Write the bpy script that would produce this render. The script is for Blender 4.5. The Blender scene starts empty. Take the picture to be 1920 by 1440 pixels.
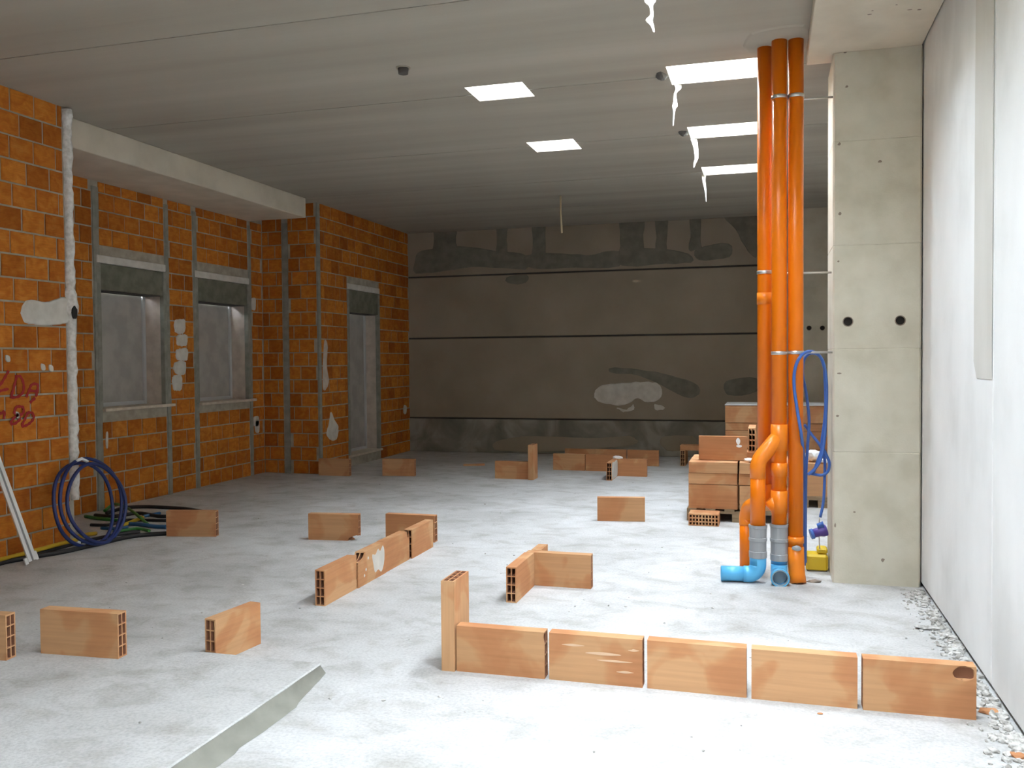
import bpy, bmesh, math, random
from mathutils import Vector, Matrix, noise
random.seed(7)
SC = bpy.context.scene
COL = SC.collection

# ------------------------------------------------------------------ camera
F_PX, YAW, PITCH, ROLL, EYE = 1667.3, .2807, -.0273, .0080, 1.70
cyw, syw, cp, sp = math.cos(YAW), math.sin(YAW), math.cos(PITCH), math.sin(PITCH)
_f = Vector((-syw*cp, cyw*cp, sp)); _r = Vector((cyw, syw, 0)); _d = _f.cross(_r)
RIGHT = math.cos(ROLL)*_r + math.sin(ROLL)*_d
DOWN = -math.sin(ROLL)*_r + math.cos(ROLL)*_d
FWD = _f
CAMPOS = Vector((0, 0, EYE))
cam = bpy.data.cameras.new('camera')
cam.sensor_fit = 'HORIZONTAL'; cam.sensor_width = 36.0
cam.lens = 36.0*F_PX/1920.0
cam.clip_start = .05
camo = bpy.data.objects.new('camera', cam); COL.objects.link(camo)
m = Matrix((RIGHT, -DOWN, -FWD)).transposed().to_4x4(); m.translation = CAMPOS
camo.matrix_world = m
SC.camera = camo

# ------------------------------------------------------------------ world: overcast daylight, exposure
W = bpy.data.worlds.new('overcast_sky'); SC.world = W; W.use_nodes = True
bgn = W.node_tree.nodes['Background']
bgn.inputs['Color'].default_value = (.80, .90, 1.0, 1)
bgn.inputs['Strength'].default_value = 125.0
SC.view_settings.view_transform = 'Standard'
SC.view_settings.look = 'None'
SC.view_settings.gamma = 1.0
SC.view_settings.use_curve_mapping = False
SC.view_settings.exposure = 0.0
SC.cycles.use_denoising = True
try: SC.cycles.denoiser = 'OPENIMAGEDENOISE'
except Exception: pass
SC.cycles.max_bounces = 12; SC.cycles.diffuse_bounces = 9
SC.cycles.glossy_bounces = 3; SC.cycles.sample_clamp_indirect = 20.0

CEIL = 4.07
ROOF = .50        # depth of the skylight shafts
# skylight openings in the ceiling: x0, x1, y0, y1 (a row over the pipes, two more to the left)
HOLES = [(-.80, .02, y-h, y+h) for y, h in ((-2.4, .25), (-.4, .44), (1.6, .44), (3.6, .34), (5.62, .25), (7.61, .25), (9.59, .25), (11.59, .25))]
HOLES += [(-2.54, -2.02, 7.39, 7.82), (-2.54, -2.02, 9.45, 9.92)]
for (x0, x1, y0, y1) in HOLES:           # portals only guide the sampling of the sky through each opening
    L = bpy.data.lights.new('skylight_portal', 'AREA'); L.shape = 'RECTANGLE'
    L.size = x1-x0; L.size_y = y1-y0; L.cycles.is_portal = True
    o = bpy.data.objects.new('skylight_portal', L); o.location = ((x0+x1)/2, (y0+y1)/2, CEIL+ROOF+.02)
    COL.objects.link(o)

# ------------------------------------------------------------------ pixel -> place helpers (1920x1440 frame)
def ray(x, y):
    return RIGHT*((x-960)/F_PX) + DOWN*((y-720)/F_PX) + FWD
def onz(x, y, z=0.0):
    d = ray(x, y); return CAMPOS + d*((z-EYE)/d.z)
def onx(x, y, X):
    d = ray(x, y); return CAMPOS + d*(X/d.x)
def ony(x, y, Y):
    d = ray(x, y); return CAMPOS + d*(Y/d.y)

# ------------------------------------------------------------------ materials
MATS = {}
def nodes(name):
    mt = bpy.data.materials.new(name); mt.use_nodes = True
    nt = mt.node_tree; b = nt.nodes['Principled BSDF']
    MATS[name] = mt
    return mt, nt, b
def N(nt, t, **kw):
    n = nt.nodes.new(t)
    for k, v in kw.items(): setattr(n, k, v)
    return n
def ramp(nt, stops):
    r = N(nt, 'ShaderNodeValToRGB'); e = r.color_ramp.elements
    while len(e) < len(stops): e.new(.5)
    for i, (p, c) in enumerate(stops):
        e[i].position = p; e[i].color = (*c, 1) if len(c) == 3 else c
    return r
def plain(name, col, rough=.6, metal=0, spec=.5):
    mt, nt, b = nodes(name)
    b.inputs['Base Color'].default_value = (*col, 1)
    b.inputs['Roughness'].default_value = rough; b.inputs['Metallic'].default_value = metal
    b.inputs['Specular IOR Level'].default_value = spec
    return mt
def mottled(name, stops, scale=3, detail=8, rough=.85, bump=.15, bscale=40, coord='Object', rnd=False, stretch=(1,1,1), dist=0., bdist=.01, spec=.3):
    mt, nt, b = nodes(name)
    tc = N(nt, 'ShaderNodeTexCoord'); mp = N(nt, 'ShaderNodeMapping')
    mp.inputs['Scale'].default_value = stretch
    src = tc.outputs[coord]
    if coord == 'World':
        pass
    if rnd:
        oi = N(nt, 'ShaderNodeObjectInfo'); mul = N(nt, 'ShaderNodeVectorMath', operation='SCALE')
        mul.inputs[0].default_value = (37, 91, 53); nt.links.new(oi.outputs['Random'], mul.inputs['Scale'])
        nt.links.new(mul.outputs[0], mp.inputs['Location'])
    nt.links.new(src, mp.inputs['Vector'])
    no = N(nt, 'ShaderNodeTexNoise'); no.inputs['Scale'].default_value = scale; no.inputs['Detail'].default_value = detail
    no.inputs['Distortion'].default_value = dist
    nt.links.new(mp.outputs[0], no.inputs['Vector'])
    r = ramp(nt, stops); nt.links.new(no.outputs['Fac'], r.inputs['Fac'])
    nt.links.new(r.outputs['Color'], b.inputs['Base Color'])
    b.inputs['Roughness'].default_value = rough; b.inputs['Specular IOR Level'].default_value = spec
    if bump:
        n2 = N(nt, 'ShaderNodeTexNoise'); n2.inputs['Scale'].default_value = bscale; n2.inputs['Detail'].default_value = 6
        nt.links.new(mp.outputs[0], n2.inputs['Vector'])
        bp = N(nt, 'ShaderNodeBump'); bp.inputs['Strength'].default_value = bump; bp.inputs['Distance'].default_value = bdist
        nt.links.new(n2.outputs['Fac'], bp.inputs['Height']); nt.links.new(bp.outputs[0], b.inputs['Normal'])
    mt['ramp'] = r.name; mt['mp'] = mp.name
    return mt

# floor: concrete with pale lime patches, darker damp stains and fine grit
def floor_material():
    mt, nt, b = nodes('floor_concrete')
    tc = N(nt, 'ShaderNodeTexCoord')
    def noi(scale, det, st=(1, 1, 1), dist=0., rough=.6):
        mp = N(nt, 'ShaderNodeMapping'); mp.inputs['Scale'].default_value = st
        nt.links.new(tc.outputs['Object'], mp.inputs['Vector'])
        n = N(nt, 'ShaderNodeTexNoise'); n.inputs['Scale'].default_value = scale; n.inputs['Detail'].default_value = det
        n.inputs['Distortion'].default_value = dist; n.inputs['Roughness'].default_value = rough
        nt.links.new(mp.outputs[0], n.inputs['Vector']); return n
    n1 = noi(.9, 9, dist=.5); n2 = noi(3.2, 9, (1, 1.3, 1), dist=.5, rough=.65); n3 = noi(60, 4); n4 = noi(.35, 3)
    r1 = ramp(nt, [(.30, (.42, .41, .395)), (.5, (.51, .505, .495)), (.68, (.58, .575, .57))])
    nt.links.new(n1.outputs['Fac'], r1.inputs['Fac'])
    r2 = ramp(nt, [(.34, (.79, .77, .735)), (.5, (.98, .98, .98)), (.66, (1.06, 1.06, 1.06))])
    nt.links.new(n2.outputs['Fac'], r2.inputs['Fac'])
    r3 = ramp(nt, [(.30, (.82, .82, .82)), (.55, (1, 1, 1)), (.75, (1.07, 1.07, 1.07))])
    nt.links.new(n3.outputs['Fac'], r3.inputs['Fac'])
    m1 = N(nt, 'ShaderNodeMix', data_type='RGBA', blend_type='MULTIPLY'); m1.inputs[0].default_value = 1
    m2 = N(nt, 'ShaderNodeMix', data_type='RGBA', blend_type='MULTIPLY'); m2.inputs[0].default_value = 1
    nt.links.new(r1.outputs[0], m1.inputs[6]); nt.links.new(r2.outputs[0], m1.inputs[7])
    nt.links.new(m1.outputs[2], m2.inputs[6]); nt.links.new(r3.outputs[0], m2.inputs[7])
    nt.links.new(m2.outputs[2], b.inputs['Base Color'])
    b.inputs['Roughness'].default_value = .85; b.inputs['Specular IOR Level'].default_value = .25
    ad = N(nt, 'ShaderNodeMath', operation='ADD'); nt.links.new(n2.outputs['Fac'], ad.inputs[0]); nt.links.new(n3.outputs['Fac'], ad.inputs[1])
    bp = N(nt, 'ShaderNodeBump'); bp.inputs['Strength'].default_value = .3; bp.inputs['Distance'].default_value = .010
    nt.links.new(ad.outputs[0], bp.inputs['Height']); nt.links.new(bp.outputs[0], b.inputs['Normal'])
    return mt
FLOOR = floor_material()
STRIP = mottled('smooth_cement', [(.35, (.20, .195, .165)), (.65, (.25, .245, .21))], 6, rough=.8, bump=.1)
# ceiling concrete: long darker damp bands running along the slabs (along X)
CEILM = mottled('ceiling_concrete', [(.30, (.335, .305, .25)), (.5, (.385, .355, .295)), (.70, (.43, .40, .335))], 1.6, 5, stretch=(.06, 1.3, 1), dist=.1, bump=.1, bscale=50)
BEAM = mottled('beam_concrete', [(.35, (.56, .50, .40)), (.65, (.65, .585, .475))], 3, bump=.1, bscale=60)
PILLARM = mottled('pillar_concrete', [(.32, (.51, .475, .38)), (.5, (.575, .54, .445)), (.7, (.62, .585, .49))], 4, bump=.12, bscale=70)
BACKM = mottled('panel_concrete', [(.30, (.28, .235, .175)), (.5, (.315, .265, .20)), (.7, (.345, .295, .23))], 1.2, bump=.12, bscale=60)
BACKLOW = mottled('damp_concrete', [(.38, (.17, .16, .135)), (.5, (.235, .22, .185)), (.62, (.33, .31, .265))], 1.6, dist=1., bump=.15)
PATCHD = mottled('dark_mortar', [(.35, (.155, .145, .115)), (.65, (.215, .20, .165))], 6, bump=.15)
PATCHL = mottled('pale_plaster', [(.35, (.55, .52, .47)), (.65, (.66, .63, .58))], 8, bump=.15)
MORTAR = mottled('grey_mortar', [(.35, (.32, .285, .225)), (.65, (.43, .385, .31))], 9, bump=.25)
STRIPM = mottled('chase_mortar', [(.35, (.22, .22, .185)), (.65, (.30, .295, .25))], 9, bump=.25)
WHITEW = mottled('white_wall', [(.33, (.68, .68, .665)), (.5, (.78, .78, .77)), (.66, (.82, .82, .81))], 1.7, stretch=(1, 1., .7), bump=.12, bscale=40)
GREYST = mottled('grey_wall_band', [(.33, (.54, .525, .485)), (.66, (.61, .595, .555))], 3, stretch=(1, 1, .4), bump=.12)
JOINT = plain('dark_joint', (.05, .045, .04), .9)
HOLE = plain('dark_hole', (.02, .017, .014), .9)
CORNERM = mottled('white_mortar_bead', [(.35, (.60, .58, .54)), (.6, (.82, .80, .77))], 25, bump=.4, bscale=30)
SILL = mottled('pale_stone', [(.4, (.55, .47, .38)), (.6, (.64, .56, .46))], 12, rough=.5, bump=.05)
SHUT = mottled('grey_board', [(.4, (.36, .335, .305)), (.6, (.42, .39, .355))], 5, rough=.7, bump=.05)
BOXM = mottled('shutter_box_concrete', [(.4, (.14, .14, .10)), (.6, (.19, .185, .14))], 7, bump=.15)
REVEAL = mottled('reveal_plaster', [(.4, (.50, .42, .36)), (.6, (.60, .51, .44))], 7, bump=.1)
FRAMEM = plain('frame_grey', (.50, .50, .50), .5)

def brick_material(name, ramp_stops, rnd_stops, bands, bump, rough=.85):
    mt, nt, b = nodes(name)
    tc = N(nt, 'ShaderNodeTexCoord'); oi = N(nt, 'ShaderNodeObjectInfo')
    mul = N(nt, 'ShaderNodeVectorMath', operation='SCALE'); mul.inputs[0].default_value = (37, 91, 53)
    nt.links.new(oi.outputs['Random'], mul.inputs['Scale'])
    add = N(nt, 'ShaderNodeVectorMath', operation='ADD')
    nt.links.new(tc.outputs['Object'], add.inputs[0]); nt.links.new(mul.outputs[0], add.inputs[1])
    no = N(nt, 'ShaderNodeTexNoise'); no.inputs['Scale'].default_value = 2.6; no.inputs['Detail'].default_value = 3; no.inputs['Distortion'].default_value = .6
    nt.links.new(add.outputs[0], no.inputs['Vector'])
    r = ramp(nt, ramp_stops); nt.links.new(no.outputs['Fac'], r.inputs['Fac'])
    rr = ramp(nt, rnd_stops); nt.links.new(oi.outputs['Random'], rr.inputs['Fac'])
    m1 = N(nt, 'ShaderNodeMix', data_type='RGBA', blend_type='MULTIPLY'); m1.inputs[0].default_value = 1
    nt.links.new(r.outputs[0], m1.inputs[6]); nt.links.new(rr.outputs[0], m1.inputs[7])
    out = m1.outputs[2]
    # faint extrusion streaks along the block
    mp = N(nt, 'ShaderNodeMapping'); mp.inputs['Scale'].default_value = (1.2, 30, 30)
    nt.links.new(add.outputs[0], mp.inputs['Vector'])
    n2 = N(nt, 'ShaderNodeTexNoise'); n2.inputs['Scale'].default_value = 1.6; n2.inputs['Detail'].default_value = 4
    nt.links.new(mp.outputs[0], n2.inputs['Vector'])
    r2 = ramp(nt, [(.35, (bands,)*3), (.6, (1.05,)*3)]); nt.links.new(n2.outputs['Fac'], r2.inputs['Fac'])
    m2 = N(nt, 'ShaderNodeMix', data_type='RGBA', blend_type='MULTIPLY'); m2.inputs[0].default_value = 1
    nt.links.new(out, m2.inputs[6]); nt.links.new(r2.outputs[0], m2.inputs[7])
    nt.links.new(m2.outputs[2], b.inputs['Base Color'])
    bp = N(nt, 'ShaderNodeBump'); bp.inputs['Strength'].default_value = bump; bp.inputs['Distance'].default_value = .006
    nt.links.new(n2.outputs['Fac'], bp.inputs['Height']); nt.links.new(bp.outputs[0], b.inputs['Normal'])
    b.inputs['Roughness'].default_value = rough; b.inputs['Specular IOR Level'].default_value = .2
    return mt
CLAYWASH = plain('pale_clay_wash', (.66, .45, .30), .9, spec=.2)
CLAY = brick_material('clay_block', [(.42, (.465, .212, .098)), (.50, (.50, .245, .115)), (.55, (.54, .305, .155))], [(0, (.92, .90, .88)), (1, (1.05, 1.05, 1.05))], .94, .15)
WALLBRICK = brick_material('wall_brick', [(.35, (.44, .125, .016)), (.55, (.52, .170, .022)), (.7, (.56, .21, .036))],
                           [(0, (.68, .60, .54)), (.2, (.84, .78, .72)), (.6, (1, 1, 1)), (1, (1.12, 1.18, 1.2))], .88, .3)
FARBRICK = WALLBRICK
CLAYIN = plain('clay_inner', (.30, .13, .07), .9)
ORANGE = plain('orange_pvc', (.80, .185, .003), .35, spec=.35)
ORANGE2 = plain('orange_pvc_fitting', (.84, .225, .012), .3, spec=.4)
GREYPVC = plain('grey_pvc', (.30, .31, .32), .4)
BLUEPVC = plain('blue_pvc', (.10, .42, .72), .35)
BLUEIN = plain('grey_blue_seal', (.25, .33, .38), .5)
STEEL = plain('zinc_steel', (.62, .62, .60), .35, .9)
BLUECABLE = plain('blue_cable', (.05, .14, .46), .45)
NAVY = plain('navy_conduit', (.012, .028, .14), .35)
BLACKC = plain('black_conduit', (.012, .011, .012), .5)
YELLOWC = plain('yellow_conduit', (.55, .36, .02), .45)
GREENC = plain('green_conduit', (.03, .20, .03), .4)
TEALC = plain('blue_conduit', (.02, .10, .24), .4)
ALU = plain('white_aluminium', (.80, .80, .80), .35)
ALUD = plain('profile_slot', (.30, .30, .31), .5)
WOOD = mottled('pallet_wood', [(.35, (.22, .15, .09)), (.65, (.36, .26, .16))], 6, stretch=(1, 8, 8), bump=.2)
PLASTIC = plain('white_film', (.85, .86, .82), .5)
_b = PLASTIC.node_tree.nodes['Principled BSDF']; _b.inputs['Transmission Weight'].default_value = .0
YELLOWB = plain('yellow_box', (.72, .50, .02), .45)
PURPLE = plain('violet_plastic', (.10, .06, .32), .4)
RED = plain('red_paint', (.33, .012, .012), .7)
WIRE = plain('beige_wire', (.50, .40, .25), .6)
DARKF = plain('dark_fixture', (.09, .08, .07), .6)
CORD = plain('pale_cord', (.65, .58, .50), .7)
FOAM = plain('white_scrap', (.86, .86, .86), .8)
CRUMB = mottled('crumb_mortar', [(.4, (.30, .285, .26)), (.6, (.60, .58, .55))], 30, bump=0)

# ------------------------------------------------------------------ builders
def wloc(o):
    v = Vector((0, 0, 0))
    while o is not None: v += o.location; o = o.parent
    return v
def link(name, me, mat=None, parent=None, smooth=False):
    o = bpy.data.objects.new(name, me); COL.objects.link(o)
    if mat is not None and not me.materials: me.materials.append(mat)
    if smooth:
        for p in me.polygons: p.use_smooth = True
    if parent is not None: o.parent = parent
    return o
def mesh(name, verts, faces, mat, parent=None, smooth=False, origin=None):
    """verts in world space; parented parts are stored relative to their (unrotated) parent."""
    off = wloc(parent) if parent is not None else Vector((0, 0, 0))
    org = Vector(origin) if origin is not None else None
    base = org if org is not None else off
    me = bpy.data.meshes.new(name)
    me.from_pydata([tuple(Vector(v)-base) for v in verts], [], faces); me.update()
    o = link(name, me, mat, parent, smooth)
    if org is not None: o.location = org-off
    return o
def boxvf(x0, x1, y0, y1, z0, z1):
    v = [(x0,y0,z0),(x1,y0,z0),(x1,y1,z0),(x0,y1,z0),(x0,y0,z1),(x1,y0,z1),(x1,y1,z1),(x0,y1,z1)]
    f = [(0,3,2,1),(4,5,6,7),(0,1,5,4),(1,2,6,5),(2,3,7,6),(3,0,4,7)]
    return v, f
def box(name, x0, x1, y0, y1, z0, z1, mat, parent=None, bevel=0, origin=None):
    v, f = boxvf(x0, x1, y0, y1, z0, z1)
    o = mesh(name, v, f, mat, parent, origin=origin)
    if bevel:
        bm = bmesh.new(); bm.from_mesh(o.data)
        bmesh.ops.bevel(bm, geom=bm.edges[:], offset=bevel, segments=1, affect='EDGES'); bm.to_mesh(o.data); bm.free()
    return o
def catmull(pts, k=6, closed=False):
    P = [Vector(p) for p in pts]; n = len(P); out = []
    for i in range(n if closed else n-1):
        p1, p2 = P[i], P[(i+1) % n]
        p0 = P[(i-1) % n] if (closed or i > 0) else p1*2-p2
        p3 = P[(i+2) % n] if (closed or i+2 < n) else p2*2-p1
        for j in range(k):
            t = j/k
            out.append(.5*((2*p1)+(p2-p0)*t+(2*p0-5*p1+4*p2-p3)*t*t+(3*p1-p0-3*p2+p3)*t**3))
    if not closed: out.append(P[-1])
    return out
def tubevf(pts, r, n=10, closed=False, caps=True, start=0):
    P = [Vector(p) for p in pts]; R = r if isinstance(r, (list, tuple)) else [r]*len(P)
    V, Fc = [], []; L = len(P); up = None
    for i in range(L):
        if closed: t = (P[(i+1) % L]-P[i-1]).normalized()
        else: t = (P[min(i+1, L-1)]-P[max(i-1, 0)]).normalized()
        if up is None:
            a = Vector((0, 0, 1)) if abs(t.z) < .9 else Vector((0, 1, 0))
            up = (a-t*a.dot(t)).normalized()
        else:
            up = up-t*up.dot(t); up.normalize()
        s = t.cross(up)
        for j in range(n):
            an = 2*math.pi*j/n
            V.append(P[i]+(up*math.cos(an)+s*math.sin(an))*R[i])
    for i in range(L if closed else L-1):
        for j in range(n):
            a, b = i*n+j, i*n+(j+1) % n; c, d = ((i+1) % L)*n+(j+1) % n, ((i+1) % L)*n+j
            Fc.append((start+a, start+b, start+c, start+d))
    if caps and not closed:
        Fc.append(tuple(start+j for j in reversed(range(n)))); Fc.append(tuple(start+(L-1)*n+j for j in range(n)))
    return V, Fc
def tube(name, pts, r, mat, parent=None, n=10, closed=False, caps=True, origin=None):
    V, Fc = tubevf(pts, r, n, closed, caps)
    o = mesh(name, V, Fc, mat, parent, origin=origin)
    for p in o.data.polygons: p.use_smooth = len(p.vertices) == 4
    return o
def pipe_hollow(name, pts, r, mat, parent=None, n=20, wall=.004):
    """open-ended tube with a wall thickness"""
    V1, F1 = tubevf(pts, r, n, caps=False)
    ri = [q-wall for q in r] if isinstance(r, (list, tuple)) else r-wall
    V2, F2 = tubevf(pts, ri, n, caps=False, start=len(V1))
    F2 = [tuple(reversed(f)) for f in F2]; L = len(pts); o2 = len(V1); Fe = []
    for j in range(n):
        k = (j+1) % n
        Fe.append((k, j, o2+j, o2+k)); b = (L-1)*n
        Fe.append((b+j, b+k, o2+b+k, o2+b+j))
    o = mesh(name, V1+V2, F1+F2+Fe, mat, parent)
    for p in o.data.polygons: p.use_smooth = True
    return o
def tag(o, label, cat, group=None, kind=None):
    o['label'] = label; o['category'] = cat
    if group: o['group'] = group
    if kind: o['kind'] = kind
    return o
def thing(name, label, cat, loc=(0, 0, 0), group=None, kind=None):
    o = bpy.data.objects.new(name, None); o.empty_display_size = .1; o.location = loc; COL.objects.link(o)
    return tag(o, label, cat, group, kind)
def struct(o, label, cat):
    return tag(o, label, cat, kind='structure')
def blob(name, outline, axis, at, thick, mat, parent, jag=.0, k=5, closed=True):
    """thin irregular patch: outline (list of world points lying on a plane), raised by thick along +axis"""
    P = catmull(outline, k, True)
    if jag: P = [p+Vector([random.uniform(-jag, jag) if i != axis else 0 for i in range(3)]) for p in P]
    c = sum(P, Vector())/len(P); n = len(P)
    V = []; 
    for p in P: q = p.copy(); q[axis] = at; V.append(q)
    for p in P:
        q = c+(p-c)*.93; q[axis] = at+thick; V.append(q)
    Fc = [(i, (i+1) % n, n+(i+1) % n, n+i) for i in range(n)] + [tuple(range(n, 2*n))]
    return mesh(name, V, Fc, mat, parent)
def gridslab(xs, ys, skip, z0, z1):
    """slab with rectangular openings: cells whose centre lies in a skip rectangle are left out"""
    V, Fc, idx = [], [], {}
    def vid(i, j, t):
        if (i, j, t) not in idx: idx[(i, j, t)] = len(V); V.append((xs[i], ys[j], z1 if t else z0))
        return idx[(i, j, t)]
    nx, ny = len(xs)-1, len(ys)-1
    def solid(i, j):
        if i < 0 or j < 0 or i >= nx or j >= ny: return False
        cx, cy = (xs[i]+xs[i+1])/2, (ys[j]+ys[j+1])/2
        return not any(a < cx < b and c < cy < d for a, b, c, d in skip)
    for i in range(nx):
        for j in range(ny):
            if not solid(i, j): continue
            Fc.append((vid(i,j,0), vid(i,j+1,0), vid(i+1,j+1,0), vid(i+1,j,0)))
            Fc.append((vid(i,j,1), vid(i+1,j,1), vid(i+1,j+1,1), vid(i,j+1,1)))
            if not solid(i-1, j): Fc.append((vid(i,j,0), vid(i,j,1), vid(i,j+1,1), vid(i,j+1,0)))
            if not solid(i+1, j): Fc.append((vid(i+1,j,0), vid(i+1,j+1,0), vid(i+1,j+1,1), vid(i+1,j,1)))
            if not solid(i, j-1): Fc.append((vid(i,j,0), vid(i+1,j,0), vid(i+1,j,1), vid(i,j,1)))
            if not solid(i, j+1): Fc.append((vid(i,j+1,0), vid(i,j+1,1), vid(i+1,j+1,1), vid(i+1,j+1,0)))
    return V, Fc
def cut(o, cutters):
    """boolean the cutter meshes out of o and remove them"""
    obs = []
    for (v, f) in cutters:
        me = bpy.data.meshes.new('cutter'); me.from_pydata([tuple(p) for p in v], [], f); me.update()
        bm = bmesh.new(); bm.from_mesh(me); bmesh.ops.recalc_face_normals(bm, faces=bm.faces[:]); bm.to_mesh(me); bm.free()
        c = bpy.data.objects.new('cutter', me); COL.objects.link(c); obs.append(c)
        md = o.modifiers.new('b', 'BOOLEAN'); md.operation = 'DIFFERENCE'; md.object = c; md.solver = 'EXACT'
    bpy.context.view_layer.update()
    dg = bpy.context.evaluated_depsgraph_get()
    nm = bpy.data.meshes.new_from_object(o.evaluated_get(dg))
    o.modifiers.clear(); o.data = nm
    for c in obs:
        me = c.data; bpy.data.objects.remove(c); bpy.data.meshes.remove(me)
def ballvf(c, r, sub=2, jag=.12, sq=(1, 1, 1)):
    bm = bmesh.new(); bmesh.ops.create_icosphere(bm, subdivisions=sub, radius=1)
    V = []
    for v in bm.verts:
        k = r*(1+random.uniform(-jag, jag)); V.append(Vector((v.co.x*sq[0], v.co.y*sq[1], v.co.z*sq[2]))*k+Vector(c))
    Fc = [tuple(v.index for v in f.verts) for f in bm.faces]; bm.free()
    return V, Fc

# ================================================================== STRUCTURE
XR = 1.085        # right wall face
XN = -6.25        # near left brick wall face
XW = -6.46        # far left brick wall and beam face
XC = -7.40        # recessed brick wall face
YB = 15.5         # back wall face
YF = -4.5         # wall behind the camera
SLAB = .07        # raised screed, front left

# floor
fl_v, fl_f = gridslab([XC-.4, XR+.25], [YF-.2, YB+.3], [], -.15, 0)
fo = mesh('floor', fl_v, fl_f, FLOOR); struct(fo, 'dusty pale grey concrete floor strewn with grit', 'floor')
sl = box('floor_screed', XN+.02, -2.32, YF, 4.29, 0, SLAB, FLOOR, bevel=.006)
struct(sl, 'raised grey screed bed with a straight darker edge', 'floor')
# smooth cement along its edge
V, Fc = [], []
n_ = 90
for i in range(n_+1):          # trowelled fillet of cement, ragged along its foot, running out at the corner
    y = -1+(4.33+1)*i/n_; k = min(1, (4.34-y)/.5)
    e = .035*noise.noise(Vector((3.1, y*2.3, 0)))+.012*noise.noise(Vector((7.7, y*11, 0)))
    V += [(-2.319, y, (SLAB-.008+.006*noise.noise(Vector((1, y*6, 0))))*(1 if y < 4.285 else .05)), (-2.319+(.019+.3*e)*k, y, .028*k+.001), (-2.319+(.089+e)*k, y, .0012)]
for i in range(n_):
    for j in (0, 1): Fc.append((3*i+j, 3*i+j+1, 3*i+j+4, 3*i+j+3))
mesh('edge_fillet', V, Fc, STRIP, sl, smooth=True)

# ceiling: topping with openings, precast slabs under it, joints every two metres
xs = sorted({XC-.4, XR+.25, *[h[0] for h in HOLES], *[h[1] for h in HOLES]})
ys = sorted({YF-.2, YB+.3, *[h[2] for h in HOLES], *[h[3] for h in HOLES]})
v, f = gridslab(xs, ys, HOLES, CEIL+.18, CEIL+ROOF)
ce = mesh('ceiling', v, f, CEILM); struct(ce, 'grey precast concrete slab ceiling with open skylights', 'ceiling')
jts = [7.62+2.0*k for k in range(-6, 5)]
edges = [YF-.2]+[j for j in jts if YF < j < YB]+[YB+.3]
for a, b in zip(edges[:-1], edges[1:]):
    y0, y1 = a+.006, b-.006
    yy = sorted({y0, y1, *[y for h in HOLES for y in h[2:4] if y0 < y < y1]})
    v, f = gridslab(xs, yy, HOLES, CEIL, CEIL+.182)
    mesh('ceiling_slab', v, f, CEILM, ce)
# strip left around the pipe heads and the dark lumps beside the openings
blob('mortar_patch', [(-.12, 6.80, CEIL), (.26, 6.74, CEIL), (.28, 7.2, CEIL), (.06, 7.28, CEIL), (-.16, 7.2, CEIL)], 2, CEIL, -.008, CEILM, ce, jag=.01)
for (x, y) in ((-.86, 7.58), (-.86, 9.56)):
    V, Fc = ballvf((x, y, CEIL+.01), .07, 2, .2, (.7, 1.6, .55)); mesh('bitumen_lump', V, Fc, DARKF, ce)

# ---- brick walls
BR = {}
def brick_mesh_unit():
    """unit brick face block 1 x 1 x 1 with chamfered front edges; x along, y depth (front at y=0), z up"""
    me = bpy.data.meshes.new('brick'); c = .025; d = .05
    v = [(c,0,c*1.2),(1-c,0,c*1.2),(1-c,0,1-c*1.2),(c,0,1-c*1.2),(0,d,0),(1,d,0),(1,d,1),(0,d,1),(0,1,0),(1,1,0),(1,1,1),(0,1,1)]
    f = [(0,1,2,3),(4,5,1,0),(5,6,2,1),(6,7,3,2),(7,4,0,3),(8,9,5,4),(9,10,6,5),(10,11,7,6),(11,8,4,7)]
    me.from_pydata(v, [], f); me.update(); me.materials.append(WALLBRICK); return me
UNIT = brick_mesh_unit()
COURSE = CEIL/20
def brick_run(parent, start, ang, s0, s1, z0, z1, blocks, phase=0, bl=.262, gap=.017):
    """courses of bricks; blocks = (s0, s1, z0, z1) keep-outs. Wall face through start, direction ang; depth to the left of it."""
    base = wloc(parent); nrow = int(round((z1-z0)/COURSE+.3))
    for r in range(nrow):
        za, zb = z0+r*COURSE+gap/2, min(z0+(r+1)*COURSE-gap/2, z1-.004)
        if zb-za < .03: continue
        s = s0-bl*(.5 if (r+phase) % 2 else 0)-random.uniform(0, .06)
        while s < s1:
            L = bl*random.choice((1, 1, 1, 1, .97, 1.05))
            segs = [(max(s, s0), min(s+L, s1))]
            for (a, b, c, d) in blocks:
                if zb <= c+.02 or za >= d-.02: continue
                ns = []
                for (p, q) in segs:
                    if q <= a or p >= b: ns.append((p, q))
                    else:
                        if p < a: ns.append((p, a))
                        if q > b: ns.append((b, q))
                segs = ns
            for (p, q) in segs:
                q2 = q-gap
                if q2-p < .035: continue
                o = bpy.data.objects.new('brick', UNIT); COL.objects.link(o); o.parent = parent
                dep = random.uniform(-.003, .004)
                dx, dy = math.cos(ang), math.sin(ang)
                nx, ny = -dy, dx
                w = Vector((start[0]+dx*p+nx*dep, start[1]+dy*p+ny*dep, za))-base
                o.location = w; o.rotation_euler = (0, random.uniform(-.004, .004), ang); o.scale = (q2-p, .06, zb-za)
            s += L
BACK = .010   # mortar stands this far behind the brick faces
# near left wall: face X = XN, seen from +X. direction +Y has depth on its left (-X): ang = 90 deg
wn = box('wall_left', XC-.42, XN-BACK, YF, 6.845, 0, CEIL, MORTAR); struct(wn, 'near orange brick wall with a white corner bead and red writing', 'wall')
brick_run(wn, (XN, 0), math.pi/2, 3.2, 6.80, 0, CEIL, [])
brick_run(wn, (XN-.02, 6.855), math.pi, 0.0, 1.12, 0, CEIL, [])      # its end face
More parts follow.
